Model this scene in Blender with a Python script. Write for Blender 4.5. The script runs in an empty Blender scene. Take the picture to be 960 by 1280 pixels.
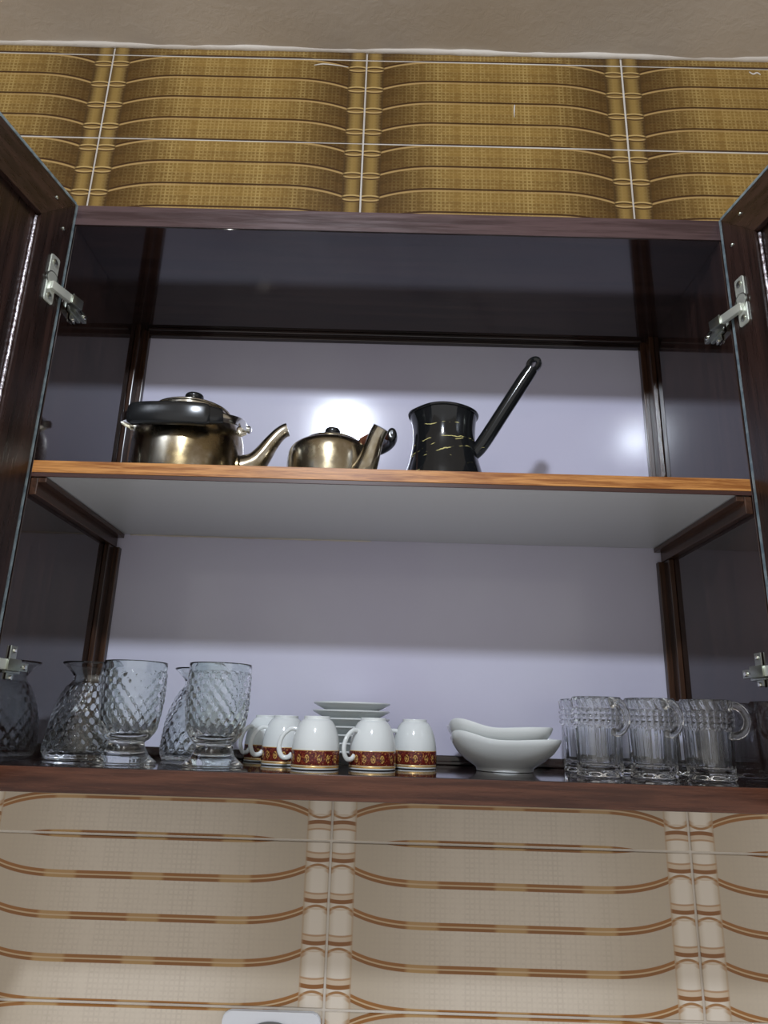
import bpy, bmesh, math, random
from mathutils import Vector, Matrix
random.seed(7)
PI = math.pi
C = bpy.context.scene.collection
S = bpy.context.scene

# ------------------------------------------------------------------ camera, world, lights, exposure
YAW, PITCH, ROLL = -0.0076875, 0.2913044, 0.0293963
def cam_axes():
    f = Vector((math.sin(YAW)*math.cos(PITCH), math.cos(YAW)*math.cos(PITCH), math.sin(PITCH)))
    r = Vector((math.cos(YAW), -math.sin(YAW), 0)); u = r.cross(f)
    c, s = math.cos(ROLL), math.sin(ROLL)
    return c*r+s*u, -s*r+c*u, f
cd = bpy.data.cameras.new('camera'); co = bpy.data.objects.new('camera', cd); C.objects.link(co)
cd.sensor_fit = 'VERTICAL'; cd.sensor_height = 36; cd.sensor_width = 27
cd.lens = 881.5/1280*36; cd.clip_start = .02
r_, u_, f_ = cam_axes()
m = Matrix((r_, u_, -f_)).transposed().to_4x4(); m.translation = (0.47983, -0.88790, 0.05958)
co.matrix_world = m; S.camera = co

w = bpy.data.worlds.new('world'); S.world = w; w.use_nodes = True
bg = w.node_tree.nodes['Background']; bg.inputs[0].default_value = (1.0, .965, .93, 1); bg.inputs[1].default_value = .47

def area(name, loc, target, size, energy, color, shape='DISK', size_y=None):
    l = bpy.data.lights.new(name, 'AREA'); l.shape = shape; l.size = size
    if size_y: l.size_y = size_y
    l.energy = energy; l.color = color
    o = bpy.data.objects.new(name, l); C.objects.link(o); o.location = loc
    o.rotation_euler = (Vector(target)-Vector(loc)).to_track_quat('-Z', 'Y').to_euler()
    return o
area('ceiling_lamp_light', (.250, -1.68, 1.405), (.45, .2, .35), .13, 21, (.80, .88, 1.0))

S.view_settings.view_transform = 'Standard'; S.view_settings.look = 'None'
S.view_settings.gamma = 1; S.view_settings.use_curve_mapping = False
S.view_settings.exposure = 0.48
S.cycles.max_bounces = 24; S.cycles.transmission_bounces = 24; S.cycles.glossy_bounces = 8

# ------------------------------------------------------------------ node helpers
class V:
    """a float socket with arithmetic"""
    nt = None
    def __init__(s, sock): s.s = sock
    @staticmethod
    def m(op, *a):
        n = V.nt.nodes.new('ShaderNodeMath'); n.operation = op
        for i, x in enumerate(a):
            if isinstance(x, V): V.nt.links.new(x.s, n.inputs[i])
            else: n.inputs[i].default_value = x
        return V(n.outputs[0])
    def __add__(s, o): return V.m('ADD', s, o)
    __radd__ = __add__
    def __sub__(s, o): return V.m('SUBTRACT', s, o)
    def __rsub__(s, o): return V.m('SUBTRACT', o, s)
    def __mul__(s, o): return V.m('MULTIPLY', s, o)
    __rmul__ = __mul__
    def __truediv__(s, o): return V.m('DIVIDE', s, o)
    def abs(s): return V.m('ABSOLUTE', s)
    def fract(s): return V.m('FRACT', s)
    def floor(s): return V.m('FLOOR', s)
    def pow(s, p): return V.m('POWER', s, p)
    def max(s, o): return V.m('MAXIMUM', s, o)
    def min(s, o): return V.m('MINIMUM', s, o)
def sm(x, a, b, lo=0., hi=1.):
    n = V.nt.nodes.new('ShaderNodeMapRange'); n.interpolation_type = 'SMOOTHSTEP'
    V.nt.links.new(x.s, n.inputs[0])
    n.inputs[1].default_value = a; n.inputs[2].default_value = b; n.inputs[3].default_value = lo; n.inputs[4].default_value = hi
    return V(n.outputs[0])
def peak(x, c, wd, soft):            # 1 where |x-c| < wd
    return sm((x-c).abs(), wd, wd+soft, 1., 0.)
def mix(fac, a, b):
    n = V.nt.nodes.new('ShaderNodeMix'); n.data_type = 'RGBA'
    for i, x in ((0, fac), (6, a), (7, b)):
        if isinstance(x, V): V.nt.links.new(x.s, n.inputs[i])
        elif isinstance(x, (float, int)): n.inputs[i].default_value = x
        elif isinstance(x, tuple): n.inputs[i].default_value = (*x[:3], 1)
        else: V.nt.links.new(x, n.inputs[i])
    return n.outputs[2]
def mat(name, color=(.5, .5, .5), rough=.4, metal=0., **kw):
    m = bpy.data.materials.new(name); m.use_nodes = True
    b = m.node_tree.nodes['Principled BSDF']
    b.inputs['Base Color'].default_value = (*color, 1); b.inputs['Roughness'].default_value = rough; b.inputs['Metallic'].default_value = metal
    for k, v in kw.items(): b.inputs[k].default_value = v
    V.nt = m.node_tree
    return m, b
def coords(kind='Object', scale=(1, 1, 1)):
    t = V.nt.nodes.new('ShaderNodeTexCoord'); mp = V.nt.nodes.new('ShaderNodeMapping')
    mp.inputs['Scale'].default_value = scale
    V.nt.links.new(t.outputs[kind], mp.inputs[0]); return mp.outputs[0]
def noise(vec, scale, detail=4, rough=.5, dist=0.):
    n = V.nt.nodes.new('ShaderNodeTexNoise'); V.nt.links.new(vec, n.inputs['Vector'])
    n.inputs['Scale'].default_value = scale; n.inputs['Detail'].default_value = detail; n.inputs['Roughness'].default_value = rough
    n.inputs['Distortion'].default_value = dist
    return V(n.outputs['Fac'])
def sep(vec):
    n = V.nt.nodes.new('ShaderNodeSeparateXYZ'); V.nt.links.new(vec, n.inputs[0]); return [V(o) for o in n.outputs]
def bump(b, h, strength=.3, dist=.001):
    n = V.nt.nodes.new('ShaderNodeBump'); n.inputs['Strength'].default_value = strength; n.inputs['Distance'].default_value = dist
    V.nt.links.new(h.s, n.inputs['Height']); V.nt.links.new(n.outputs[0], b.inputs['Normal'])
def setc(b, sock): V.nt.links.new(sock, b.inputs['Base Color'])
def setr(b, v): V.nt.links.new(v.s, b.inputs['Roughness'])

def wood(name, dark, light, axis='x', rough=.2, spec=.5, scale=1.):
    m, b = mat(name, dark, rough)
    sc = {'x': (1.2, 22, 22), 'y': (22, 1.2, 22), 'z': (22, 22, 1.2)}[axis]
    v = coords('Object', tuple(k*scale for k in sc))
    n1 = noise(v, 3., 6, .6, .4); n2 = noise(v, 14., 3, .6)
    setc(b, mix(sm(n1*.75+n2*.25, .38, .62), dark, light))
    setr(b, sm(n2, .3, .7, rough*.85, rough*1.2))
    b.inputs['Specular IOR Level'].default_value = spec
    return m
M = {}
M['wood_x'] = wood('walnut_laminate_x', (.011, .0055, .005), (.028, .014, .011), 'x', .065, .75)
M['wood_z'] = wood('walnut_laminate_z', (.012, .006, .005), (.030, .015, .012), 'z', .055, .9)
M['wood_y'] = wood('walnut_laminate_y', (.018, .008, .006), (.040, .019, .014), 'y', .08)
M['slab'] = wood('walnut_front_edge', (.040, .011, .005), (.105, .036, .018), 'x', .26)
M['slab_top'] = wood('walnut_top_edge', (.040, .021, .021), (.085, .050, .050), 'x', .22)
M['shelf_edge'] = wood('oak_edge_band', (.26, .085, .014), (.58, .26, .070), 'x', .33, scale=2.2)
M['trim'] = wood('trim_wood', (.030, .012, .006), (.075, .033, .017), 'y', .22)
M['trim_z'] = wood('trim_wood_upright', (.022, .009, .005), (.060, .026, .013), 'z', .22)
M['door_wood'] = wood('door_walnut', (.014, .007, .005), (.040, .019, .014), 'z', .30)
M['door_rail_wood'] = wood('door_walnut_rail', (.016, .008, .006), (.044, .022, .017), 'y', .30)
M['lip'] = mat('dark_lip', (.05, .018, .012), .35)[0]
def back_mat():
    m, b = mat('white_melamine', (.60, .585, .66), .125)
    v = coords('Object'); n = noise(v, 3, 3); n2 = noise(v, 160, 2)
    setc(b, mix(sm(n, .35, .65), (.56, .54, .665), (.60, .59, .70)))
    bump(b, noise(v, 14, 2), .10, .0015)
    return m
M['white_back'] = back_mat()
M['shelf_white'] = mat('white_shelf', (.60, .61, .62), .32)[0]
def edge_mat():
    m, b = mat('grey_edge_band', (.17, .22, .24), .35)
    n = noise(coords('Object'), 90, 3)
    setc(b, mix(sm(n, .35, .65), (.12, .165, .19), (.23, .29, .31))); return m
M['edge'] = edge_mat()
def seal_mat():
    m, b = mat('silver_seal', (.45, .40, .42), .25, .3)
    n = noise(coords('Object'), 220, 3); setc(b, mix(sm(n, .4, .6), (.16, .12, .12), (.70, .66, .70))); bump(b, n, .5, .001); return m
M['seal'] = seal_mat()
M['chrome'] = mat('bright_nickel', (.78, .78, .72), .16, 1.)[0]
M['nickel'] = mat('dull_nickel', (.42, .44, .38), .33, 1.)[0]
M['plate_metal'] = mat('pale_zinc_plate', (.66, .68, .60), .34, .55)[0]
M['hole'] = mat('dark_slot', (.01, .01, .01), .6)[0]
M['porcelain'] = mat('white_porcelain', (.74, .77, .76), .10)[0]
M['bakelite'] = mat('black_bakelite', (.012, .013, .014), .2)[0]
def steel(name, a, bcol, s=9):
    m, b = mat(name, a, .2, 1.)
    v = coords('Object', (1, 1, .5)); n = noise(v, s, 4, .6); n2 = noise(coords('Object', (1, 1, 1)), 40, 4, .6)
    setc(b, mix(sm(n*.7+n2*.3, .40, .60), a, bcol)); setr(b, sm(n2, .3, .7, .13, .30))
    return m
M['steel'] = steel('stained_steel', (.68, .64, .55), (.24, .18, .095))
M['steel2'] = steel('stained_steel_small', (.68, .65, .57), (.34, .28, .18), 14)
M['copper'] = mat('copper_brown_strap', (.30, .12, .07), .35, .8)[0]
def glass(name, col):
    m, b = mat(name, col, .02)
    b.inputs['Transmission Weight'].default_value = 1; b.inputs['IOR'].default_value = 1.48
    return m
M['glass'] = glass('pressed_glass_greenish', (.955, .995, .985))
M['glass2'] = glass('mug_glass', (.98, .995, 1.0))
def enamel():
    m, b = mat('black_marbled_enamel', (.01, .011, .012), .09)
    n = noise(coords('Object'), 28, 4, .6); k = noise(coords('Object', (1, 1, 3)), 30, 3); x, y, z = sep(coords('Object'))
    line = None
    for z0, sl, cut in ((.086, .10, .44), (.078, .32, .50), (.064, .26, .45), (.052, -.30, .52), (.108, -.05, .55), (.040, .2, .5)):
        l = peak(z-x*sl-(n-.5)*.016, z0, .0003, .0006)*sm(k, cut+.03, cut+.09)
        line = l if line is None else line.max(l)
    line = line*sm(y, .01, -.01)
    setc(b, mix(line, (.009, .010, .011), (.62, .55, .22))); return m
M['enamel'] = enamel()
def band():
    m, b = mat('maroon_gilt_band', (.2, .02, .02), .16)
    x, y, z = sep(coords('Object'))
    t = V.m('ARCTAN2', x, y)
    cell = (t*2.6).fract()-.5
    zz = (z-.0135)/.0105
    d = V.m('SQRT', cell*cell*3.2+zz*zz*.85)
    n = noise(coords('Object'), 420, 3, .7)
    flower = peak(d, .36, .05, .05).max(sm(d, .22, .12)) * sm(n, .42, .52)
    speck = sm(n, .60, .64)*.7
    edge = sm(z, .0058, .0052).max(sm(z, .0228, .0234))
    fac = flower.max(speck).max(edge)
    setc(b, mix(fac.min(1.), mix(sm(n, .35, .6), (.055, .008, .008), (.17, .018, .012)), (.62, .38, .10)))
    return m
M['band'] = band()
M['gilt'] = mat('gilt_rim', (.70, .45, .16), .25, .6)[0]

def tile_mat(name, gold, flip):
    m, b = mat(name, (.4, .3, .15), .16 if not gold else .24)
    t = V.nt.nodes.new('ShaderNodeTexCoord'); u, v, _ = sep(t.outputs['UV'])
    if flip: v = 1.0 - v
    a = (u-.5).abs()
    HW = .432
    bend = ((a-.20)/(HW-.20)).max(0.).pow(2.4 if gold else 3.2)*(.36 if gold else .30)
    ph = v*4.+bend
    q = (ph+.5).fract()-.5                                # 0 on a line, + above
    field = sm(a, HW+.001, HW-.001)
    endf = sm(a, .10, .40)
    # woven grid
    gx = (u*(66. if gold else 74.)).fract(); gy = (v*(28. if gold else 32.)).fract()
    gl = peak(gx, .5, .10, .16).max(peak(gy, .5, .10, .20))
    nn = noise(coords('UV', (60, 24, 1)), 1.0, 2, .6); nl = noise(coords('UV', (4, 3, 1)), 1.0, 2)
    colid = noise(coords('UV', (30, .3, 1)), 1.0, 2)
    grid = gl*sm(nn*.4+colid*.6, .30, .72)*(.95 if gold else 1.)
    if gold:
        base = mix(sm(a, .12, .44), (.240, .138, .032), (.066, .031, .006))
        base = mix(sm(q, -.48, .5)*.35, base, (.11, .055, .011))
        base = mix(grid*sm(a, .43, .18, .10, .62), base, (.50, .36, .13))
        base = mix(peak(q, .035, .026, .03)*.97, base, (.045, .018, .005))
        base = mix(peak(q, -.045, .024, .03)*sm(a, .0, .36, .35, .9), base, (.42, .27, .10))
        # bamboo columns
        xi = (a-.467)/.035
        xs = xi*xi
        col = mix(sm(xi.abs(), .1, 1.), (.25, .155, .042), (.060, .028, .006))
        r = (v*4.+.5+xs*.05+.5).fract()-.5
        r2 = (v*4.+.5-xs*.05+.5).fract()-.5
        col = mix(grid*.15, col, (.45, .33, .13))
        col = mix(peak(r, .02, .10, .05)*.6, col, (.20, .115, .035))
        col = mix(peak(r, .11, .022, .025)*.9, col, (.045, .020, .005))
        col = mix(peak(r, .165, .02, .02)*.95, col, (.47, .32, .12))
        col = mix(peak(r2, -.06, .026, .025)*.95, col, (.46, .31, .12))
        col = mix(peak(r2, -.115, .020, .02)*.95, col, (.06, .028, .008))
        edge = peak(a, HW+.001, .001, .006)*.55
        edgec = (.05, .024, .006)
    else:
        base = mix(sm(a, .10, .44), (.59, .515, .42), (.42, .35, .26))
        base = mix(nl*.25, base, (.50, .42, .33))
        base = mix(grid*.42, base, (.40, .335, .27))
        seg = sm(V.m('SINE', u*26.+1.2), .25, .65)*sm(a, .34, .30)      # paler stretches of the printed cane
        dk = mix(seg*.75, (.225, .088, .016), (.44, .28, .11))
        base = mix(peak(q, .058, .034, .016), base, dk)
        base = mix(peak(q, .004, .014, .012), base, (.50, .36, .21))
        base = mix(peak(q, -.050, .030, .018), base, mix(seg*.6, (.27, .11, .022), (.48, .32, .14)))
        xi = (a-.467)/.035
        xs = xi*xi
        col = mix(sm(xi.abs(), .35, 1.), (.63, .56, .47), (.47, .39, .29))
        r = (v*4.+.5+xs*.04+.5).fract()-.5
        r2 = (v*4.+.5-xs*.12+.5).fract()-.5
        col = mix(peak(r, -.10, .07, .03)*.6, col, (.47, .33, .20))
        col = mix(peak(r, -.19, .012, .02)*.8, col, (.34, .18, .07))
        col = mix(peak(r, -.01, .04, .02), col, (.22, .085, .018))
        col = mix(sm(xi.abs(), .35, .95)*peak(r2, .16, .04, .05)*.8, col, (.34, .18, .07))
        col = mix(peak(r2, .10, .022, .02)*.95, col, (.28, .125, .03))
        col = mix(peak(r, .175, .010, .02)*.5, col, (.44, .30, .17))
        edge = peak(a, HW+.001, .001, .003)*.5
        edgec = (.36, .24, .14)
    out = mix(field, col, base)
    out = mix(edge, out, edgec)
    setc(b, out)
    bump(b, noise(coords('UV', (3, 1.4, 1)), 3.0, 2), .12, .004)
    return m
M['tile_gold'] = tile_mat('gold_bamboo_tile', True, False)
M['tile_cream'] = tile_mat('cream_bamboo_tile', False, False)
M['tile_cream_flip'] = tile_mat('cream_bamboo_tile_turned', False, True)
def plaster(name, a, b_, bs):
    m, b = mat(name, a, .75)
    v = coords('Object'); n = noise(v, 2.2, 4); n2 = noise(v, 38, 5, .65, .5)
    setc(b, mix(sm(n, .35, .65), a, b_)); bump(b, n2, bs, .004); return m
M['ceiling'] = plaster('ceiling_plaster', (.50, .435, .36), (.56, .49, .41), .35)
M['grout'] = plaster('grout', (.62, .57, .50), (.50, .44, .37), .6)
M['caulk'] = plaster('caulk', (.66, .61, .54), (.56, .50, .43), .5)

# ------------------------------------------------------------------ mesh helpers
def link(name, me, material, parent=None, loc=None, smooth=False):
    o = bpy.data.objects.new(name, me); C.objects.link(o)
    if material is not None and not me.materials: me.materials.append(material)
    if parent: o.parent = parent
    if loc: o.location = loc
    if smooth:
        for p in me.polygons: p.use_smooth = True
    return o
def obj(name, bm, material, parent=None, loc=None, smooth=False, sharp=None):
    bmesh.ops.recalc_face_normals(bm, faces=bm.faces)
    me = bpy.data.meshes.new(name); bm.to_mesh(me); bm.free()
    o = link(name, me, material, parent, loc, smooth)
    if smooth and sharp: me.set_sharp_from_angle(angle=math.radians(sharp))
    return o
def box(bm, x0, x1, y0, y1, z0, z1, bev=0., mtx=None):
    r = bmesh.ops.create_cube(bm, size=1)
    vs = r['verts']
    for v in vs:
        v.co = Vector((x0+(v.co.x+.5)*(x1-x0), y0+(v.co.y+.5)*(y1-y0), z0+(v.co.z+.5)*(z1-z0)))
    if bev:
        es = list({e for v in vs for e in v.link_edges})
        r = bmesh.ops.bevel(bm, geom=es, offset=bev, segments=2, affect='EDGES', profile=.6)
        vs = list({v for f in r['faces'] for v in f.verts} | {v for v in vs if v.is_valid})
    if mtx:
        seen = set()
        stack = [v for v in vs if v.is_valid]
        while stack:
            v = stack.pop()
            if v in seen: continue
            seen.add(v); stack += [e.other_vert(v) for e in v.link_edges]
        for v in seen: v.co = mtx @ v.co
    return bm
def bx(*a, **k): return box(bmesh.new(), *a, **k)
def prism(pts, axis, lo, hi, bev=0.):
    """polygon in the plane across `axis`, extruded from lo to hi"""
    bm = bmesh.new()
    def P(p, t): return {'x': (t, p[0], p[1]), 'y': (p[0], t, p[1]), 'z': (p[0], p[1], t)}[axis]
    a = [bm.verts.new(P(p, lo)) for p in pts]; b = [bm.verts.new(P(p, hi)) for p in pts]
    n = len(pts)
    bm.faces.new(a[::-1]); bm.faces.new(b)
    for i in range(n): bm.faces.new((a[i], a[(i+1) % n], b[(i+1) % n], b[i]))
    if bev: bmesh.ops.bevel(bm, geom=list(bm.edges), offset=bev, segments=2, affect='EDGES')
    return bm
def lathe(prof, n=48, fn=None, bm=None, closed=False):
    """revolve (r,z); fn(r,z,ang,i)->(r,z). Points at r=0 become poles."""
    bm = bm or bmesh.new(); rings = []
    for i, (r, z) in enumerate(prof):
        if r <= 1e-6: rings.append([bm.verts.new((0, 0, z))]); continue
        ring = []
        for k in range(n):
            a = 2*PI*k/n; rr, zz = (fn(r, z, a, i) if fn else (r, z))
            ring.append(bm.verts.new((rr*math.cos(a), rr*math.sin(a), zz)))
        rings.append(ring)
    pairs = list(zip(rings, rings[1:]))
    if closed: pairs.append((rings[-1], rings[0]))
    for A, B in pairs:
        for k in range(n):
            k2 = (k+1) % n
            if len(A) == 1 and len(B) == 1: break
            if len(A) == 1: bm.faces.new((A[0], B[k], B[k2]))
            elif len(B) == 1: bm.faces.new((A[k], A[k2], B[0]))
            else: bm.faces.new((A[k], A[k2], B[k2], B[k]))
    return bm
def smooth_path(pts, n=8):
    """Catmull-Rom through tuples of any length"""
    P = [pts[0]]+list(pts)+[pts[-1]]; out = []
    for i in range(1, len(P)-2):
        for k in range(n):
            t = k/n
            out.append(tuple(.5*((2*b)+(-a+c)*t+(2*a-5*b+4*c-d)*t*t+(-a+3*b-3*c+d)*t**3)
                             for a, b, c, d in zip(P[i-1], P[i], P[i+1], P[i+2])))
    out.append(tuple(pts[-1])); return out
def tube(pts, bm=None, n=16, up=(0, 0, 1), cap=True, closed=False, sq=1.):
    """sweep; pts = (x,y,z,ra,rb): ra across, rb along the up-ish direction"""
    bm = bm or bmesh.new(); rings = []; L = len(pts)
    for i, p in enumerate(pts):
        c = Vector(p[:3])
        q0 = Vector(pts[(i-1) % L if closed else max(i-1, 0)][:3]); q1 = Vector(pts[(i+1) % L if closed else min(i+1, L-1)][:3])
        t = (q1-q0).normalized(); s = t.cross(Vector(up))
        s = s.normalized() if s.length > 1e-5 else Vector((1, 0, 0))
        u = s.cross(t).normalized()
        rb = p[4] if len(p) > 4 else p[3]
        f = lambda v: math.copysign(abs(v)**sq, v)
        rings.append([bm.verts.new(c+s*p[3]*f(math.cos(2*PI*k/n))+u*rb*f(math.sin(2*PI*k/n))) for k in range(n)])
    pr = list(zip(rings, rings[1:]))
    if closed: pr.append((rings[-1], rings[0]))
    for A, B in pr:
        for k in range(n): bm.faces.new((A[k], A[(k+1) % n], B[(k+1) % n], B[k]))
    if cap and not closed: bm.faces.new(rings[0][::-1]); bm.faces.new(rings[-1])
    return bm
def empty(name, loc, rz=0):
    o = bpy.data.objects.new(name, None); C.objects.link(o); o.location = loc; o.rotation_euler = (0, 0, rz); o.empty_display_size = .03; return o
def tag(o, label, cat, group=None):
    o['label'] = label; o['category'] = cat
    if group: o['group'] = group
    return o
def struct(o): o['kind'] = 'structure'; return o
def copy_tree(o, parent=None):
    c = o.copy(); C.objects.link(c)
    if parent: c.parent = parent
    for ch in list(o.children): copy_tree(ch, c)
    return c

# ------------------------------------------------------------------ the setting: tiled wall, ceiling
WY = .318; ZC = 1.4855; GX = .4034; TW = .561; TH = .2278
XL, XR = GX-4*TW, GX+4*TW
wall = struct(obj('wall_back', bx(XL, XR, WY+.0015, WY+.12, -.80, ZC+.02), M['grout']))
rows = [(-.5748, .2278, 'tile_cream'), (-.347, .2278, 'tile_cream_flip'), (-.1192, .2278, 'tile_cream'), (.1086, .2136, 'tile_cream'),
        (.3222, .2278, 'tile_gold'), (.550, .2278, 'tile_gold'), (.7778, .2278, 'tile_gold'), (1.0056, .2280, 'tile_gold'), (1.2336, .2278, 'tile_gold'), (1.4614, .0241, 'tile_gold')]
def tile_mesh(w, h, mname, vmax=1.):
    bm = bmesh.new(); g = .0019; b = .0009
    bm.verts.ensure_lookup_table()
    lay = bm.loops.layers.uv.new('UVMap')
    o_ = [(g, g), (w-g, g), (w-g, h-g), (g, h-g)]; i_ = [(g+b, g+b), (w-g-b, g+b), (w-g-b, h-g-b), (g+b, h-g-b)]
    A = [bm.verts.new((x, .008, z)) for x, z in o_]; B = [bm.verts.new((x, b, z)) for x, z in o_]; D = [bm.verts.new((x, 0, z)) for x, z in i_]
    for k in range(4):
        k2 = (k+1) % 4
        bm.faces.new((A[k], A[k2], B[k2], B[k])); bm.faces.new((B[k], B[k2], D[k2], D[k]))
    bm.faces.new(D); bm.faces.new(A[::-1])
    bmesh.ops.recalc_face_normals(bm, faces=bm.faces)
    for f in bm.faces:
        for l in f.loops: l[lay].uv = (l.vert.co.x/w, l.vert.co.z/h*vmax)
    me = bpy.data.meshes.new('tile'); bm.to_mesh(me); bm.free(); me.materials.append(M[mname]); return me
cache = {}
for z0, h, mn in rows:
    key = (round(h, 4), mn)
    if key not in cache: cache[key] = tile_mesh(TW, h, mn, 1. if h > .1 else .106)
    for c in range(-3, 3):
        t = link('tile', cache[key], None, wall, (GX+c*TW, WY-.0005+random.uniform(-.0003, .0003), z0))
        t.rotation_euler = (random.uniform(-.0012, .0012), random.uniform(-.0006, .0006), random.uniform(-.0008, .0008))
# ceiling
bm = bmesh.new(); nx, ny = 80, 50
g = [[bm.verts.new((XL+(XR-XL)*i/nx, WY+.1-(3.2)*j/ny, ZC+.0022*math.sin(i*.9+j*.5)+.0015*math.sin(i*.37-j*1.3))) for i in range(nx+1)] for j in range(ny+1)]
for j in range(ny):
    for i in range(nx): bm.faces.new((g[j][i], g[j][i+1], g[j+1][i+1], g[j+1][i]))
r = bmesh.ops.extrude_face_region(bm, geom=list(bm.faces))
bmesh.ops.translate(bm, vec=(0, 0, .08), verts=[v for v in r['geom'] if isinstance(v, bmesh.types.BMVert)])
struct(obj('ceiling', bm, M['ceiling'], smooth=True, sharp=40))
# uneven caulk bead between tiles and ceiling
pts = []
for i in range(160):
    x = XL+(XR-XL)*i/159; k = random.uniform(.85, 1.15)
    pts.append((x, WY-.002, ZC+.001, .008*k, .006*k))
struct(obj('trim_1', tube(pts, n=8), M['caulk'], smooth=True))
def blob(pts, name, parent, loc):
    return obj(name, tube(smooth_path(pts, 4), n=8, up=(0, 1, 0)), M['caulk'], parent, loc, True)
blob([(0, 0, 0, .0012, .001), (-.001, 0, -.012, .0016, .001), (-.0015, 0, -.026, .0009, .0008), (-.001, 0, -.033, .0005, .0004)], 'plaster_drip', wall, (.7265, WY-.0012, 1.345))
blob([(0, 0, 0, .001, .001), (.008, 0, -.006, .002, .001), (.017, 0, -.002, .002, .001), (.024, 0, -.008, .0008, .0008)], 'plaster_smear', wall, (1.2435, WY-.0012, 1.452))
blob([(0, 0, 0, .0008, .0008), (.02, 0, .004, .0015, .001), (.05, 0, .001, .001, .001), (.075, 0, -.003, .0006, .0006)], 'plaster_smear', wall, (.288, WY-.0012, 1.443))

# ------------------------------------------------------------------ the wall cabinet
W, D, ZS, ZT, TB, TT = .96, .303, .3849, .7602, .0294, .0353
cab = empty('wall_cabinet', (W/2, .15, 0))
tag(cab, 'dark walnut wall cabinet with both doors swung open, white back and one middle shelf', 'cabinet')
def cp(name, bm, m, label=None, parent=cab, **k):
    o = obj(name, bm, m, None, **k)
    o.parent = parent
    o.matrix_parent_inverse = Matrix.Translation(-Vector((W/2, .15, 0))) if parent == cab else Matrix()
    if label: o['label'] = label
    return o
# (children are modelled in world coordinates)
cp('side_panel', bx(-.018, 0, .001, D+.01, 0, ZT, .0006), M['wood_z'])
cp('side_panel', bx(W, W+.018, .001, D+.01, 0, ZT, .0006), M['wood_z'])
cp('top_panel', bx(-.018, W+.018, 0, D+.01, ZT, ZT+TT, .0012), M['wood_x'])
cp('top_front_edge', bx(-.018, W+.018, -.0015, -.0001, ZT+.0006, ZT+TT-.0006, .0004), M['slab_top'])
cp('bottom_panel', bx(-.018, W+.018, 0, D+.01, -TB, 0, .0012), M['wood_x'])
cp('bottom_front_edge', bx(-.018, W+.018, -.0015, -.0001, -TB+.0006, -.0006, .0004), M['slab'], 'reddish brown wooden front edge')
cp('back_panel', bx(0, W, D, D+.006, 0, ZT), M['white_back'], 'glossy lilac white back board')
# shelf
sh = cp('shelf', bx(.0008, W-.0008, .002, D-.001, ZS-.0215, ZS, .0005), M['shelf_white'], 'white shelf with an orange oak front edge')
def sub(name, bm, m, parent, label=None, **k):
    o = obj(name, bm, m, None, **k); o.parent = parent
    if label: o['label'] = label
    return o
sub('edge_band', bx(.0008, W-.0008, -.0005, .0018, ZS-.0165, ZS+.0003, .0004), M['shelf_edge'], sh, 'orange oak strip')
sub('edge_lip', bx(.0008, W-.0008, -.0002, .0018, ZS-.0225, ZS-.0168, .0004), M['lip'], sh, 'dark brown strip')
# trims: two-step strips
def strip(name, lst, m, label=None):
    bm = bmesh.new()
    for a in lst: box(bm, *a, bev=.0012)
    return cp(name, bm, m, label)
for s in (0, 1):
    f = (lambda a, b: (a, b)) if s == 0 else (lambda a, b: (W-b, W-a))
    strip('shelf_support', [(*f(.0003, .010), .0025, D-.004, ZS-.0470, ZS-.0228), (*f(.010, .021), .0025, D-.004, ZS-.0300, ZS-.0225)], M['trim'], 'brown wooden batten under the shelf')
    for z0, z1 in ((.0003, ZS-.0475), (ZS+.0005, ZT-.0003)):
        strip('corner_moulding', [(*f(.0003, .018), D-.012, D-.0003, z0, z1), (*f(.0003, .009), D-.034, D-.012, z0, z1)], M['trim_z'])
strip('top_back_moulding', [(.0185, W-.0185, D-.011, D-.0003, ZT-.012, ZT-.0003), (.0185, W-.0185, D-.022, D-.011, ZT-.006, ZT-.0003)], M['wood_x'])
strip('bottom_back_moulding', [(.0185, W-.0185, D-.011, D-.0003, .0003, .014), (.0185, W-.0185, D-.020, D-.011, .0003, .006)], M['wood_x'])

bead = [(.03+.42*i/40, D-.001, ZS-.0225, random.uniform(.0008, .0019), random.uniform(.0008, .0018)) for i in range(41)]
cp('sealant_bead', tube(bead, n=8), M['caulk'], 'white sealant line', smooth=True)
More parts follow.
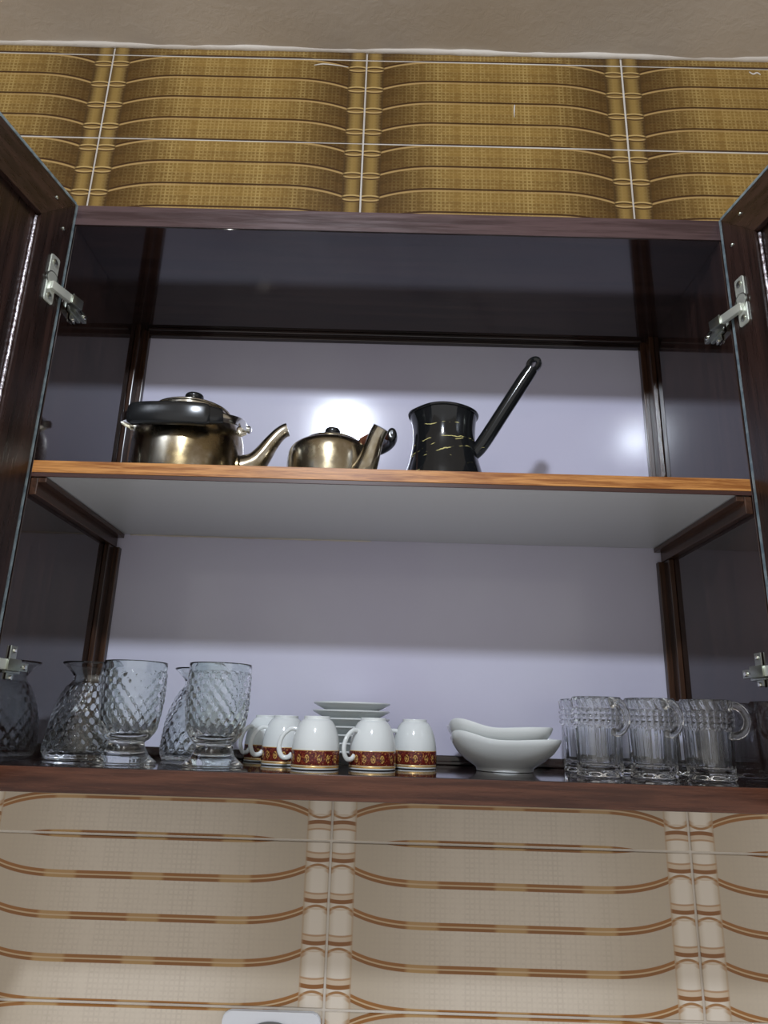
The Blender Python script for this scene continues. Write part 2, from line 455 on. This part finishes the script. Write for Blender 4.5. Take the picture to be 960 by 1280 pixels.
# doors ------------------------------------------------
DW, DZ0, DZ1 = .478, -TB+.002, ZT+TT-.0015
RW, ZI = .070, .072
def screw(r=.0032):
    bm = lathe([(0, 0), (r, 0), (r, .0012), (r*.7, .0022), (0, .0024)], 16)
    return bm
def make_door(side):
    """local x: from the hinge edge outward; local y: 0 = outer face .. T inner face; built for the left door, mirrored for the right"""
    T = .018
    o = obj('door', bx(.0015, DW-.0015, .001, .0095, DZ0+.0015, DZ1-.0015), M['door_wood'])
    def P(name, bm, m, label=None, **k): return sub(name, bm, m, o, label, **k)
    # grey band: four strips around the slab, standing a little proud of the inner face
    for nm, a in (('hinge', (0, .0062, 0, T-.001, DZ0, DZ1)), ('outer', (DW-.0015, DW, 0, T, DZ0, DZ1)),
                  ('top', (.0062, DW-.0015, 0, T+.0004, DZ1-.0046, DZ1)), ('bottom', (.0062, DW-.0015, 0, T, DZ0, DZ0+.0015))):
        P('edge_band', bx(*a, bev=.0004), M['edge'], 'blue grey edge band')
    a0, a1, z0, z1 = .0064, DW-.0018, DZ0+.0018, DZ1-.0048
    i0, i1, q0, q1 = RW, DW-RW, DZ0+ZI, DZ1-ZI
    for pts, m, nm in (([(a0, z0), (i0, q0), (i0, q1), (a0, z1)], 'door_wood', 'stile'),
                       ([(a1, z0), (a1, z1), (i1, q1), (i1, q0)], 'door_wood', 'stile'),
                       ([(a0, z1), (i0, q1), (i1, q1), (a1, z1)], 'door_rail_wood', 'rail'),
                       ([(a0, z0), (a1, z0), (i1, q0), (i0, q0)], 'door_rail_wood', 'rail')):
        bm = prism(pts, 'y', .0096, T, .0005); P(nm, bm, M[m])
    # seal strip along the hinge-side groove
    sl = [(RW+.0022, .0120, DZ0+ZI+.004+(DZ1-DZ0-2*ZI-.008)*i/60, .0018*random.uniform(.75, 1.2), .0022) for i in range(61)]
    P('seal_strip', tube(sl, n=6, up=(0, 1, 0)), M['seal'], 'silvery crinkled sealing strip', smooth=True)
    for (x, z) in ((.048, DZ1-.026), (.024, DZ1-.060), (.03, DZ0+.03)):
        bm = screw(.0026); bmesh.ops.transform(bm, matrix=Matrix.Translation((x, T, z)) @ Matrix.Rotation(-PI/2, 4, 'X'), verts=bm.verts)
        P('screw', bm, M['nickel'], smooth=True, sharp=30)
    return o
def make_hinge(z, side, ang):
    """cup flange on the door's stile + arm + mounting bar inside the cabinet side; world coords, left side; mirrored for right"""
    out = []
    # door frame axes (left door): along e=(-cos a,-sin a), inner normal n
    e = Vector((-math.cos(ang), -math.sin(ang), 0)); n = Vector((math.sin(ang), -math.cos(ang), 0)); T = .018
    F = Matrix((e, n, Vector((0, 0, 1)))).transposed().to_4x4()      # local -> world
    F.translation = Vector((0, -.002, z)) - n*T + n*T
    bm = bmesh.new()
    pts = []
    for cx_, cz_, a0 in ((.0350, .0330, 0), (.0240, .0330, 90), (.0240, -.0330, 180), (.0350, -.0330, 270)):
        for k in range(5):
            a = math.radians(a0+k*22.5); pts.append((cx_+.004*math.cos(a), cz_+.0045*math.sin(a)))
    fl = prism(pts, 'y', 0.0003, .0026, .0005)
    bmesh.ops.transform(fl, matrix=F, verts=fl.verts); out.append(('hinge_flange', fl, 'plate_metal', 'pale metal hinge plate'))
    cup = lathe([(.0125, .0022), (.0125, .0035), (.0112, .0035), (.0108, .0010), (0, .0006)], 28)
    bmesh.ops.transform(cup, matrix=F @ Matrix.Translation((.0285, -.0008, 0)) @ Matrix.Rotation(-PI/2, 4, 'X'), verts=cup.verts)
    out.append(('hinge_cup', cup, 'nickel', None))
    for dz in (-.027, .027):
        s = screw(.0048); bmesh.ops.transform(s, matrix=F @ Matrix.Translation((.0300, .0024, dz)) @ Matrix.Rotation(-PI/2, 4, 'X'), verts=s.verts)
        out.append(('screw', s, 'nickel', None))
    # link arm from cup to mounting bar
    A = F @ Vector((.0285, .004, -.010)); B = Vector((.0155, .012, z-.012))
    d = (B-A); L = d.length; q = d.to_track_quat('X', 'Z').to_matrix().to_4x4(); q.translation = A
    bm = bx(-.003, L*.72, -.004, .003, -.0065, .0065, bev=.0015, mtx=q)
    out.append(('hinge_link', bm, 'plate_metal', 'shiny hinge link'))
    bm = bx(L*.70, L+.006, -.0065, .0045, -.0075, .0075, bev=.0015, mtx=q)
    out.append(('hinge_knuckle', bm, 'nickel', None))
    # bar on the side panel
    bm = bx(.006, .0125, .010, .056, z-.0175, z-.0065, bev=.001); box(bm, .0008, .006, .014, .050, z-.0205, z-.0035, bev=.0008)
    box(bm, .0008, .0030, .024, .040, z-.028, z+.014, bev=.0006)
    out.append(('hinge_bar', bm, 'nickel', None))
    for (yy, zz, r) in ((.020, z-.012, .0035), (.046, z-.012, .0038), (.032, z+.008, .003), (.032, z-.026, .003)):
        s = screw(r); x = .0125 if abs(zz-(z-.012)) < 1e-6 else .003
        bmesh.ops.transform(s, matrix=Matrix.Translation((x, yy, zz)) @ Matrix.Rotation(PI/2, 4, 'Y'), verts=s.verts)
        out.append(('screw', s, 'chrome', None))
    s = bx(.0122, .0128, .030, .038, z-.0135, z-.0105); out.append(('slot', s, 'hole', None))
    return out
def door_at(side):
    ang = 1.3919 if side < 0 else 1.4214
    d = make_door(side)
    e = Vector((-math.cos(ang), -math.sin(ang), 0)); n = Vector((math.sin(ang), -math.cos(ang), 0))
    F = Matrix((e, n, Vector((0, 0, 1)))).transposed().to_4x4(); F.translation = Vector((0, -.002, 0))-n*.018
    MX = Matrix.Identity(4) if side < 0 else Matrix.Translation((W, 0, 0)) @ Matrix.Scale(-1, 4, (1, 0, 0))
    hs = []
    for z in ((.645, .128) if side < 0 else (.637, .146)):
        hs += make_hinge(z, side, ang)
    # bake transforms into the meshes
    for o in [d]+list(d.children):
        o.data.transform(MX @ F)
        if side > 0: o.data.flip_normals()
    for nm, bm, mm, lb in hs:
        bmesh.ops.transform(bm, matrix=MX, verts=bm.verts)
        sub(nm, bm, M[mm], d, lb, smooth=True, sharp=35)
    d.parent = cab; d.matrix_parent_inverse = Matrix.Translation(-Vector((W/2, .15, 0)))
    d['label'] = 'left door standing open' if side < 0 else 'right door standing open'
door_at(-1); door_at(1)

# ------------------------------------------------------------------ things on the middle shelf
def P(name, bm, m, parent, label=None, smooth=True, sharp=35):
    o = obj(name, bm, M[m], parent, smooth=smooth, sharp=sharp)
    if label: o['label'] = label
    return o
def ring_prof(prof, th):     # closed thin shell from an outer profile
    return prof + [(max(r-th, .0005), z+ (th if i == len(prof)-1 else 0)) for i, (r, z) in reversed(list(enumerate(prof)))]
KZ = ZS+.0006
# large kettle, spout to +x, hoop handle folded down to the front
k = empty('kettle', (.160, .152, KZ))
tag(k, 'large tarnished steel kettle with black handle folded down, at the left end of the shelf', 'kettle')
P('body', lathe(smooth_path([(0, .0), (.070, 0), (.080, .003), (.0855, .012), (.0868, .035), (.086, .075), (.083, .100), (.075, .120), (.064, .132), (.058, .1365), (.058, .1395), (.053, .1395), (0, .1385)], 5), 72), 'steel', k, sharp=60)
P('base_ring', lathe([(.0875, .0135), (.0885, .0150), (.0875, .0168), (.086, .0150)], 64, closed=True), 'steel', k)
lid = P('lid', lathe(smooth_path([(.0595, .1400), (.0605, .1418), (.058, .1440), (.045, .1500), (.025, .1545), (.008, .1562), (0, .1563)], 5), 64), 'steel', k, 'domed lid')
P('lid_knob', lathe(smooth_path([(.005, .156), (.006, .161), (.0120, .1645), (.0148, .1690), (.0135, .1740), (.008, .1765), (0, .1768)], 4), 32), 'bakelite', lid, 'black knob')
sp = [(.072, 0, .046, .024), (.090, 0, .0500, .0225), (.107, 0, .0600, .0185), (.119, 0, .0760, .0150), (.129, 0, .0930, .0126), (.140, 0, .1080, .0112), (.149, 0, .1160, .0108), (.155, 0, .1185, .0110)]
spath = smooth_path(sp, 5)
inner = [(a, b, c, r-.0012) for a, b, c, r in spath[-14:]][::-1]
P('spout', tube(spath+inner, n=24, up=(0, 1, 0), cap=True), 'steel', k, sharp=60)
P('spout_collar', tube([(.078, 0, .0475, .0275), (.086, 0, .0487, .0265), (.0885, 0, .049, .0235)], n=24, up=(0, 1, 0)), 'steel', k)
# handle: grip in front, straps back to pivots at +-x
gp = smooth_path([(-.062, -.0925, .0975, .002, .004), (-.0615, -.093, .0975, .0080, .0145), (-.050, -.0975, .0965, .0095, .0165), (-.025, -.102, .0960, .0095, .0170), (.02, -.103, .0960, .0095, .0170), (.047, -.099, .0965, .0095, .0165), (.052, -.097, .0968, .0080, .0140), (.064, -.091, .0980, .0065, .0120), (.070, -.087, .0990, .0055, .0110)], 6)
P('handle_grip', tube(gp, n=24, sq=.55), 'bakelite', k, 'black grip', sharp=60)
for s in (-1, 1):
    P('handle_strap', tube(smooth_path([(s*.060, -.0925, .0985, .0010, .0075), (s*.086, -.066, .1030, .0010, .0070), (s*.0925, -.034, .1100, .0010, .0070), (s*.0905, -.004, .1160, .0010, .0070)], 5), n=8), 'chrome', k, 'bright metal strap')
    b = lathe([(0, -.010), (.0045, -.010), (.0045, -.002), (.0062, -.001), (.0062, .0025), (.004, .004), (0, .0042)], 20)
    bmesh.ops.transform(b, matrix=Matrix.Translation((s*.0925, -.001, .116)) @ Matrix.Rotation(s*PI/2, 4, 'Y'), verts=b.verts)
    P('pivot', b, 'chrome', k)
    P('bracket', tube([(s*.076, 0, .112, .002, .010), (s*.084, 0, .115, .002, .009), (s*.0885, 0, .116, .002, .008)], n=12), 'steel', k)

# small teapot, spout turned to front right
t = empty('teapot', (.388, .135, KZ), -math.radians(42))
tag(t, 'small tarnished steel teapot with round black knob, between the kettle and the coffee pot', 'teapot')
P('body', lathe(smooth_path([(0, 0), (.054, 0), (.062, .003), (.0665, .012), (.0675, .035), (.0672, .060), (.064, .074), (.055, .0825), (.0445, .0860), (.0445, .0885), (.038, .0885), (0, .0880)], 5), 64), 'steel2', t, sharp=60)
P('collar', lathe([(.0445, .0862), (.0462, .0877), (.0445, .0893), (.0425, .0877)], 56, closed=True), 'steel2', t)
lid = P('lid', lathe(smooth_path([(.0425, .0890), (.0430, .0905), (.038, .0930), (.022, .0965), (.008, .0982), (0, .0984)], 5), 56), 'steel2', t, 'flat domed lid')
P('lid_knob', lathe(smooth_path([(.0045, .0980), (.0050, .1010), (.0100, .1030), (.0122, .1070), (.0115, .1125), (.0075, .1150), (0, .1153)], 4), 28), 'bakelite', lid, 'round black knob')
spath = smooth_path([(.050, 0, .020, .0200), (.070, 0, .030, .0185), (.081, 0, .046, .0155), (.088, 0, .063, .0132), (.095, 0, .078, .0122), (.103, 0, .089, .0118)], 5)
inner = [(a, b, c, r-.0014) for a, b, c, r in spath[-12:]][::-1]
P('spout', tube(spath+inner, n=22, up=(0, 1, 0)), 'steel2', t, sharp=60)
gp = smooth_path([(-.046, .078, .1000, .001, .003), (-.045, .078, .1000, .006, .0095), (-.02, .084, .1035, .008, .0125), (.025, .084, .1045, .009, .0135), (.055, .075, .1060, .009, .0135), (.070, .061, .1075, .0075, .0115), (.0725, .0585, .1077, .001, .003)], 6)
P('handle_grip', tube(gp, n=18), 'bakelite', t, 'black grip', sharp=60)
for s in (-1, 1):
    x1 = .062 if s > 0 else -.045; y1 = .066 if s > 0 else .078
    P('handle_strap', tube(smooth_path([(x1, y1, .105 if s > 0 else .100, .001, .0058), (s*.067, .040, .100, .001, .0058), (s*.067, .018, .090, .001, .0058), (s*.0635, 0, .0765, .001, .0058)], 5), n=8), 'copper', t, 'brown copper strap')
    P('bracket', tube([(s*.050, 0, .070, .002, .006), (s*.0600, 0, .0745, .002, .006), (s*.0630, 0, .0765, .002, .006)], n=10), 'steel2', t)

# long-handled coffee pot
c = empty('coffee_pot', (.562, .130, KZ))
tag(c, 'black enamel coffee pot with gold veins and a long raised handle', 'coffee pot')
prof = smooth_path([(0, 0), (.055, 0), (.0625, .003), (.0640, .010), (.0600, .035), (.0530, .062), (.0488, .085), (.0480, .103), (.0488, .120), (.0505, .132), (.0515, .1365)], 5)
inn = smooth_path([(.0500, .1370), (.0478, .128), (.0462, .110), (.0460, .085), (.0580, .02), (0, .004)], 4)
def lip(r, z, a, i):                       # pouring lip on the left, gentle ripple in the rim
    k = max(0, (z-.115)/.022); d = math.cos((a-PI*1.05)); w_ = max(0, d)**14
    return r+.003*k*w_, z+k*(.0020*w_+.0010*math.sin(3*a+1))
body = P('body', lathe(prof+inn, 72, lip), 'enamel', c, sharp=60)
rim = [(.0512+.003*max(0, math.cos(2*PI*j/64-PI*1.05))**14, 2*PI*j/64) for j in range(64)]
P('rolled_rim', tube([(r*math.cos(a), r*math.sin(a), .1368+.0020*max(0, math.cos(a-PI*1.05))**14+.0010*math.sin(3*a+1), .0028, .0026) for r, a in rim], n=10, closed=True), 'enamel', c)
hp = smooth_path([(.040, -.010, .068, .0095, .0095), (.056, -.013, .086, .0112, .0112), (.090, -.022, .140, .0112, .0115), (.120, -.030, .188, .0112, .0118), (.132, -.0335, .2065, .0100, .0115)], 6)
P('handle', tube(hp, n=20, up=(0, 1, 0)), 'enamel', c, 'long black handle', sharp=60)
# flattened loop end with a hole
d = Vector((.013, -.004, .020)).normalized(); cen = Vector((.1360, -.0348, .2140))
s = Vector((.84, 0, -.54)); s = (s-d*s.dot(d)).normalized()
bm = bmesh.new()
tube([tuple(cen+d*.0095*math.cos(a)+s*.0068*math.sin(a))+(.0050, .0066) for a in [2*PI*j/24 for j in range(24)]], bm, n=8, up=tuple(d.cross(s)), closed=True)
P('handle_loop', bm, 'enamel', c, 'flat handle end with a hanging hole')

# ------------------------------------------------------------------ glassware on the cabinet floor
FZ = .0006
def scales(r, z, a, z0, z1, rows_, cols, amp):
    """overlapping fish scales pressed into the glass"""
    if z < z0 or z > z1: return r
    v = (z-z0)/(z1-z0)*rows_; best = 0
    for row in (math.floor(v), math.floor(v)+1):
        off = .5*(row % 2); u = a/(2*PI)*cols+off; du = (u-round(u))*2; dv = row+.0-v     # scale hangs down from row line
        d = math.hypot(du*.95, dv*1.0)
        if d < 1: best = max(best, (1-d*d)**.5*(1.05-.3*dv)*(.78+.44*math.sin(row*12.9+round(u)*78.2)**2))
    fade = min(1, (v)/.6, (rows_-v)/.6)
    return r+amp*(best-.45)*max(fade, 0)
def fine(pts, step):
    out = [pts[0]]
    for a, b in zip(pts, pts[1:]):
        n = max(1, int(math.hypot(b[0]-a[0], b[1]-a[1])/step))
        for i in range(1, n+1): out.append((a[0]+(b[0]-a[0])*i/n, a[1]+(b[1]-a[1])*i/n))
    return out
def goblet_mesh():
    outer = [(.0, 0), (.034, 0), (.0385, .0008), (.0395, .0025), (.036, .0055), (.0285, .0120), (.0235, .0215), (.0225, .0270), (.0270, .0300), (.0290, .0325), (.0340, .0400), (.0370, .0550), (.0390, .080), (.0403, .105), (.0408, .127)]
    outer = fine(smooth_path(outer, 3), .0014)
    no = len(outer)
    inner = fine(smooth_path([(.0405, .1287), (.0390, .1283), (.0378, .122), (.0365, .08), (.0345, .055), (.0290, .0420), (.0150, .0365), (0, .0355)], 3), .004)
    def fn(r, z, a, i):
        return (scales(r, z, a, .036, .118, 10, 20, .0031), z) if i < no else (r, z)
    return lathe(outer+inner, 200, fn)
def carafe_mesh():
    outer = [(0, .0), (.044, 0), (.0495, .002), (.0518, .008), (.0515, .025), (.0478, .050), (.0415, .075), (.0340, .093), (.0285, .102), (.0265, .107), (.0275, .113), (.0340, .121), (.0410, .1270), (.0430, .1290)]
    outer = fine(smooth_path(outer, 3), .0014); no = len(outer)
    inner = fine(smooth_path([(.0425, .1303), (.0395, .1287), (.0315, .121), (.0245, .113), (.0235, .106), (.0305, .092), (.0380, .073), (.0445, .050), (.0475, .020), (.0430, .009), (0, .008)], 3), .004)
    def fn(r, z, a, i):
        return (scales(r, z, a, .006, .102, 11, 22, .0033), z) if i < no else (r, z)
    return lathe(outer+inner, 220, fn)
def glass_thing(name, loc, rz, label, cat, group):
    o = empty(name, loc, rz); return tag(o, label, cat, group)
g = glass_thing('footed_glass', (.1460, .0790, FZ), .1, 'footed fish-scale glass, left of the two front ones, nearest the cabinet wall', 'glass', 'footed pressed glasses')
P('bowl', goblet_mesh(), 'glass', g, sharp=80)
g2 = copy_tree(g); g2.location = (.2610, .0740, FZ); g2.rotation_euler = (0, 0, .9)
tag(g2, 'footed fish-scale glass beside the coffee cups', 'glass', 'footed pressed glasses')
v = glass_thing('glass_carafe', (.0620, .1500, FZ), 0, 'wide-based fish-scale glass carafe with flared mouth, against the left side panel', 'carafe', 'pressed glass carafes')
P('bottle', carafe_mesh(), 'glass', v, sharp=80)
v2 = copy_tree(v); v2.location = (.2060, .2080, FZ); v2.rotation_euler = (0, 0, .4)
tag(v2, 'wide-based fish-scale glass carafe half hidden behind the two footed glasses', 'carafe', 'pressed glass carafes')

def mug_mesh():
    NF = 9
    def poly(a):                                   # faceted panel radius
        s = PI/NF; b = (a % (2*s))-s; return math.cos(s)/math.cos(b)
    outer = fine([(0, 0), (.031, 0), (.0335, .0015), (.0335, .004), (.0328, .006), (.0335, .030), (.0345, .062), (.0345, .064), (.0350, .066), (.0362, .098), (.0362, .1000)], .0016); no = len(outer)
    inner = fine([(.0355, .1015), (.0345, .1010), (.0338, .098), (.0315, .062), (.0290, .014), (.025, .0095), (0, .009)], .006)
    def fn(r, z, a, i):
        if i < no:
            if z < .063 and z > .0055: return r*poly(a)*1.025, z
            if z >= .0655 and z < .086:
                k = abs(math.sin(13*a))*abs(math.sin((z-.0655)/.00683*PI)); return r+.0034*k, z
            if z >= .088 and z < .099: return r+.0022*abs(math.sin(10*a+(z-.088)*120)), z
        return r, z
    return lathe(outer+inner, 140, fn)
mg = empty('glass_mug', (.7690, .1080, FZ), -math.radians(58))
P('cup', mug_mesh(), 'glass2', mg, sharp=50)
ha = [(.0320+.0195*math.cos(a)*1.0+.0040, 0, .0755+.0195*math.sin(a)) for a in [math.radians(-112+224*j/20) for j in range(21)]]
P('handle', tube([(x, y, z, .0052, .0042) for x, y, z in ha], n=14, up=(0, 1, 0)), 'glass2', mg, 'round glass handle')
tag(mg, 'panelled glass mug, front row, nearest the white bowls', 'mug', 'panelled glass mugs')
for loc, rz, lb in (((.8400, .1050, FZ), -63, 'panelled glass mug in the middle of the front row'),
                    ((.9125, .0960, FZ), -40, 'panelled glass mug at the right end of the front row, handle toward the side panel'),
                    ((.7760, .2040, FZ), 78, 'panelled glass mug in the back row, nearest the white bowls'),
                    ((.8480, .2060, FZ), -70, 'panelled glass mug in the middle of the back row'),
                    ((.9195, .1850, FZ), 110, 'panelled glass mug at the right end of the back row, by the side panel')):
    q = copy_tree(mg); q.location = loc; q.rotation_euler = (0, 0, math.radians(rz)); q['label'] = lb; q.scale = (.9, .9, 1)
mg.scale = (.9, .9, 1)

# ------------------------------------------------------------------ inverted coffee cups
cup = empty('coffee_cup', (.3915, .0920, FZ), 0)
pr = [(.0308, .0002), (.0313, .0010), (.0314, .0050), (.0314, .0235), (.0306, .033), (.0285, .0430), (.0250, .0530), (.0205, .0600), (.0175, .0622), (.0172, .0655), (.0158, .0660), (.0150, .0638), (0, .0632)]
inn = [(0, .0600), (.0170, .0590), (.0230, .0520), (.0265, .0430), (.0288, .0300), (.0295, .0100), (.0298, .0005)]
P('cup_body', lathe(smooth_path(pr, 4)+smooth_path(inn, 4), 64, closed=True), 'porcelain', cup, sharp=45)
P('printed_band', lathe([(.0315, .0050), (.03165, .0055), (.03165, .0232), (.0314, .0238), (.0312, .0235), (.0312, .0052)], 64, closed=True), 'band', cup, 'maroon and gold band')
P('gilt_line', lathe([(.0313, .0020), (.03155, .0022), (.03155, .0042), (.0314, .0045), (.0311, .003)], 64, closed=True), 'gilt', cup, 'thin gold line')
hp = smooth_path([(-.0262, 0, .0490, .0032, .0024), (-.0345, 0, .0490, .0030, .0024), (-.0445, 0, .0400, .0030, .0026), (-.0485, 0, .0255, .0032, .0026), (-.0440, 0, .0140, .0032, .0026), (-.0360, 0, .0130, .0032, .0025), (-.0308, 0, .0175, .0034, .0024)], 5)
P('handle', tube(hp, n=14, up=(0, 1, 0)), 'porcelain', cup, sharp=60)
tag(cup, 'upside-down white coffee cup with maroon band, front and middle of the five', 'cup', 'upside-down banded coffee cups')
for loc, rz, lb in (((.4660, .1180, FZ), 40, 'upside-down banded cup, second from the right, handle turned to the front left'),
                    ((.5250, .1750, FZ), 15, 'upside-down banded cup at the right end, nearest the white bowls'),
                    ((.3405, .1640, FZ), 22, 'upside-down banded cup, second from the left, behind and left of the middle one'),
                    ((.3020, .2380, FZ), 50, 'upside-down banded cup farthest left and farthest back, behind the glassware')):
    q = copy_tree(cup); q.location = loc; q.rotation_euler = (0, 0, math.radians(rz)); q['label'] = lb

# saucers
def saucer_mesh():
    o_ = smooth_path([(0, 0), (.022, 0), (.0245, .0), (.0265, .0022), (.035, .0060), (.048, .0120), (.0570, .0165), (.0585, .0180)], 4)
    i_ = smooth_path([(.0582, .0194), (.0560, .0192), (.046, .0145), (.034, .0088), (.026, .0050), (.018, .0042), (0, .0040)], 4)
    return lathe(o_+i_, 64)
s0 = obj('saucer', saucer_mesh(), M['porcelain'], None, (.4310, .2290, FZ), True, 50)
names = ['lowest', 'second from the bottom', 'third from the bottom', 'middle', 'third from the top', 'second from the top', 'topmost']
for i in range(7):
    s = s0 if i == 0 else s0.copy()
    if i: C.objects.link(s)
    s.location = (.4310+random.uniform(-.0012, .0012), .2290+random.uniform(-.001, .001), FZ+i*.0114)
    tag(s, 'white saucer behind the cups, %s of the seven stacked' % names[i], 'saucer', 'stacked white saucers')

# square bowls with raised corners
def bowl_mesh():
    bm = bmesh.new(); n = 96
    def ringp(r, z, sq, lift):
        out = []
        for k in range(n):
            a = 2*PI*k/n; c_, s_ = abs(math.cos(a)), abs(math.sin(a)); p = 2+2.2*sq
            rr = r/((c_**p+s_**p)**(1/p)); cor = abs(math.sin(2*a))
            big = .22+.78*max(0, math.cos(a-PI*1.25))**2
            out.append(bm.verts.new((rr*math.cos(a), rr*math.sin(a), z+lift*(cor**3*big-.25))))
        return out
    spec = [(.036, .0, .0, 0), (.0400, .0, .0, 0), (.0405, .0040, .05, 0), (.0430, .0065, .1, 0), (.056, .0160, .45, .001), (.067, .0280, .8, .005), (.0735, .0390, 1, .009), (.0765, .0465, 1, .012),
            (.0760, .0485, 1, .012), (.0740, .0480, 1, .012), (.0705, .0395, 1, .009), (.0635, .0290, .8, .005), (.052, .0180, .4, .001), (.038, .0095, .1, 0), (.02, .0065, 0, 0)]
    rs = [ringp(*s) for s in spec]
    for A, B in zip(rs, rs[1:]):
        for k in range(n): bm.faces.new((A[k], A[(k+1) % n], B[(k+1) % n], B[k]))
    bm.faces.new(rs[0][::-1]); bm.faces.new(rs[-1])
    return bm
b0 = obj('square_bowl', bowl_mesh(), M['porcelain'], None, (.6530, .1720, FZ), True, 60)
b0.rotation_euler = (0, 0, math.radians(-6))
tag(b0, 'white square bowl with wavy rim, the lower one standing on the cabinet floor', 'bowl', 'nested white bowls')
b1 = b0.copy(); C.objects.link(b1); b1.location = (.6450, .1760, FZ+.0155); b1.rotation_euler = (0, 0, math.radians(-2)); b1.scale = (.95, .95, .93); b0.scale = (1, 1, .93)
tag(b1, 'white square bowl with wavy rim, nested on top of the other', 'bowl', 'nested white bowls')

# ------------------------------------------------------------------ plate low on the wall
pl = empty('wall_plate', (.3284, WY-.0012, -.4205))
tag(pl, 'white rounded plate with grey ring on the cream tiles at the bottom edge', 'wall plate')
pts = []
for sx, sz, a0 in ((1, 1, 0), (-1, 1, 90), (-1, -1, 180), (1, -1, 270)):
    for j in range(7):
        a = math.radians(a0+15*j); pts.append((sx*.060+.012*math.cos(a), sz*.060+.012*math.sin(a)))
M['plate'] = mat('white_plastic', (.62, .63, .66), .35)[0]; M['ring'] = mat('grey_ring', (.10, .10, .095), .4)[0]; M['disc'] = mat('pale_disc', (.52, .58, .54), .3)[0]
P('plate', prism(pts, 'y', -.008, 0, .0015), 'plate', pl, sharp=40)
def yl(prof):
    b = lathe(prof, 64); bmesh.ops.transform(b, matrix=Matrix.Rotation(PI/2, 4, 'X'), verts=b.verts); return b
b = lathe([(.0600, .0081), (.0600, .0098), (.0585, .0104), (.0525, .0104), (.0510, .0098), (.0510, .0081)], 72, closed=True); bmesh.ops.transform(b, matrix=Matrix.Rotation(PI/2, 4, 'X'), verts=b.verts)
P('ring', b, 'ring', pl, 'dark grey ring')
P('disc', yl([(0, .0081), (.0505, .0081), (.0500, .0092), (0, .0094)]), 'disc', pl, 'pale centre disc')
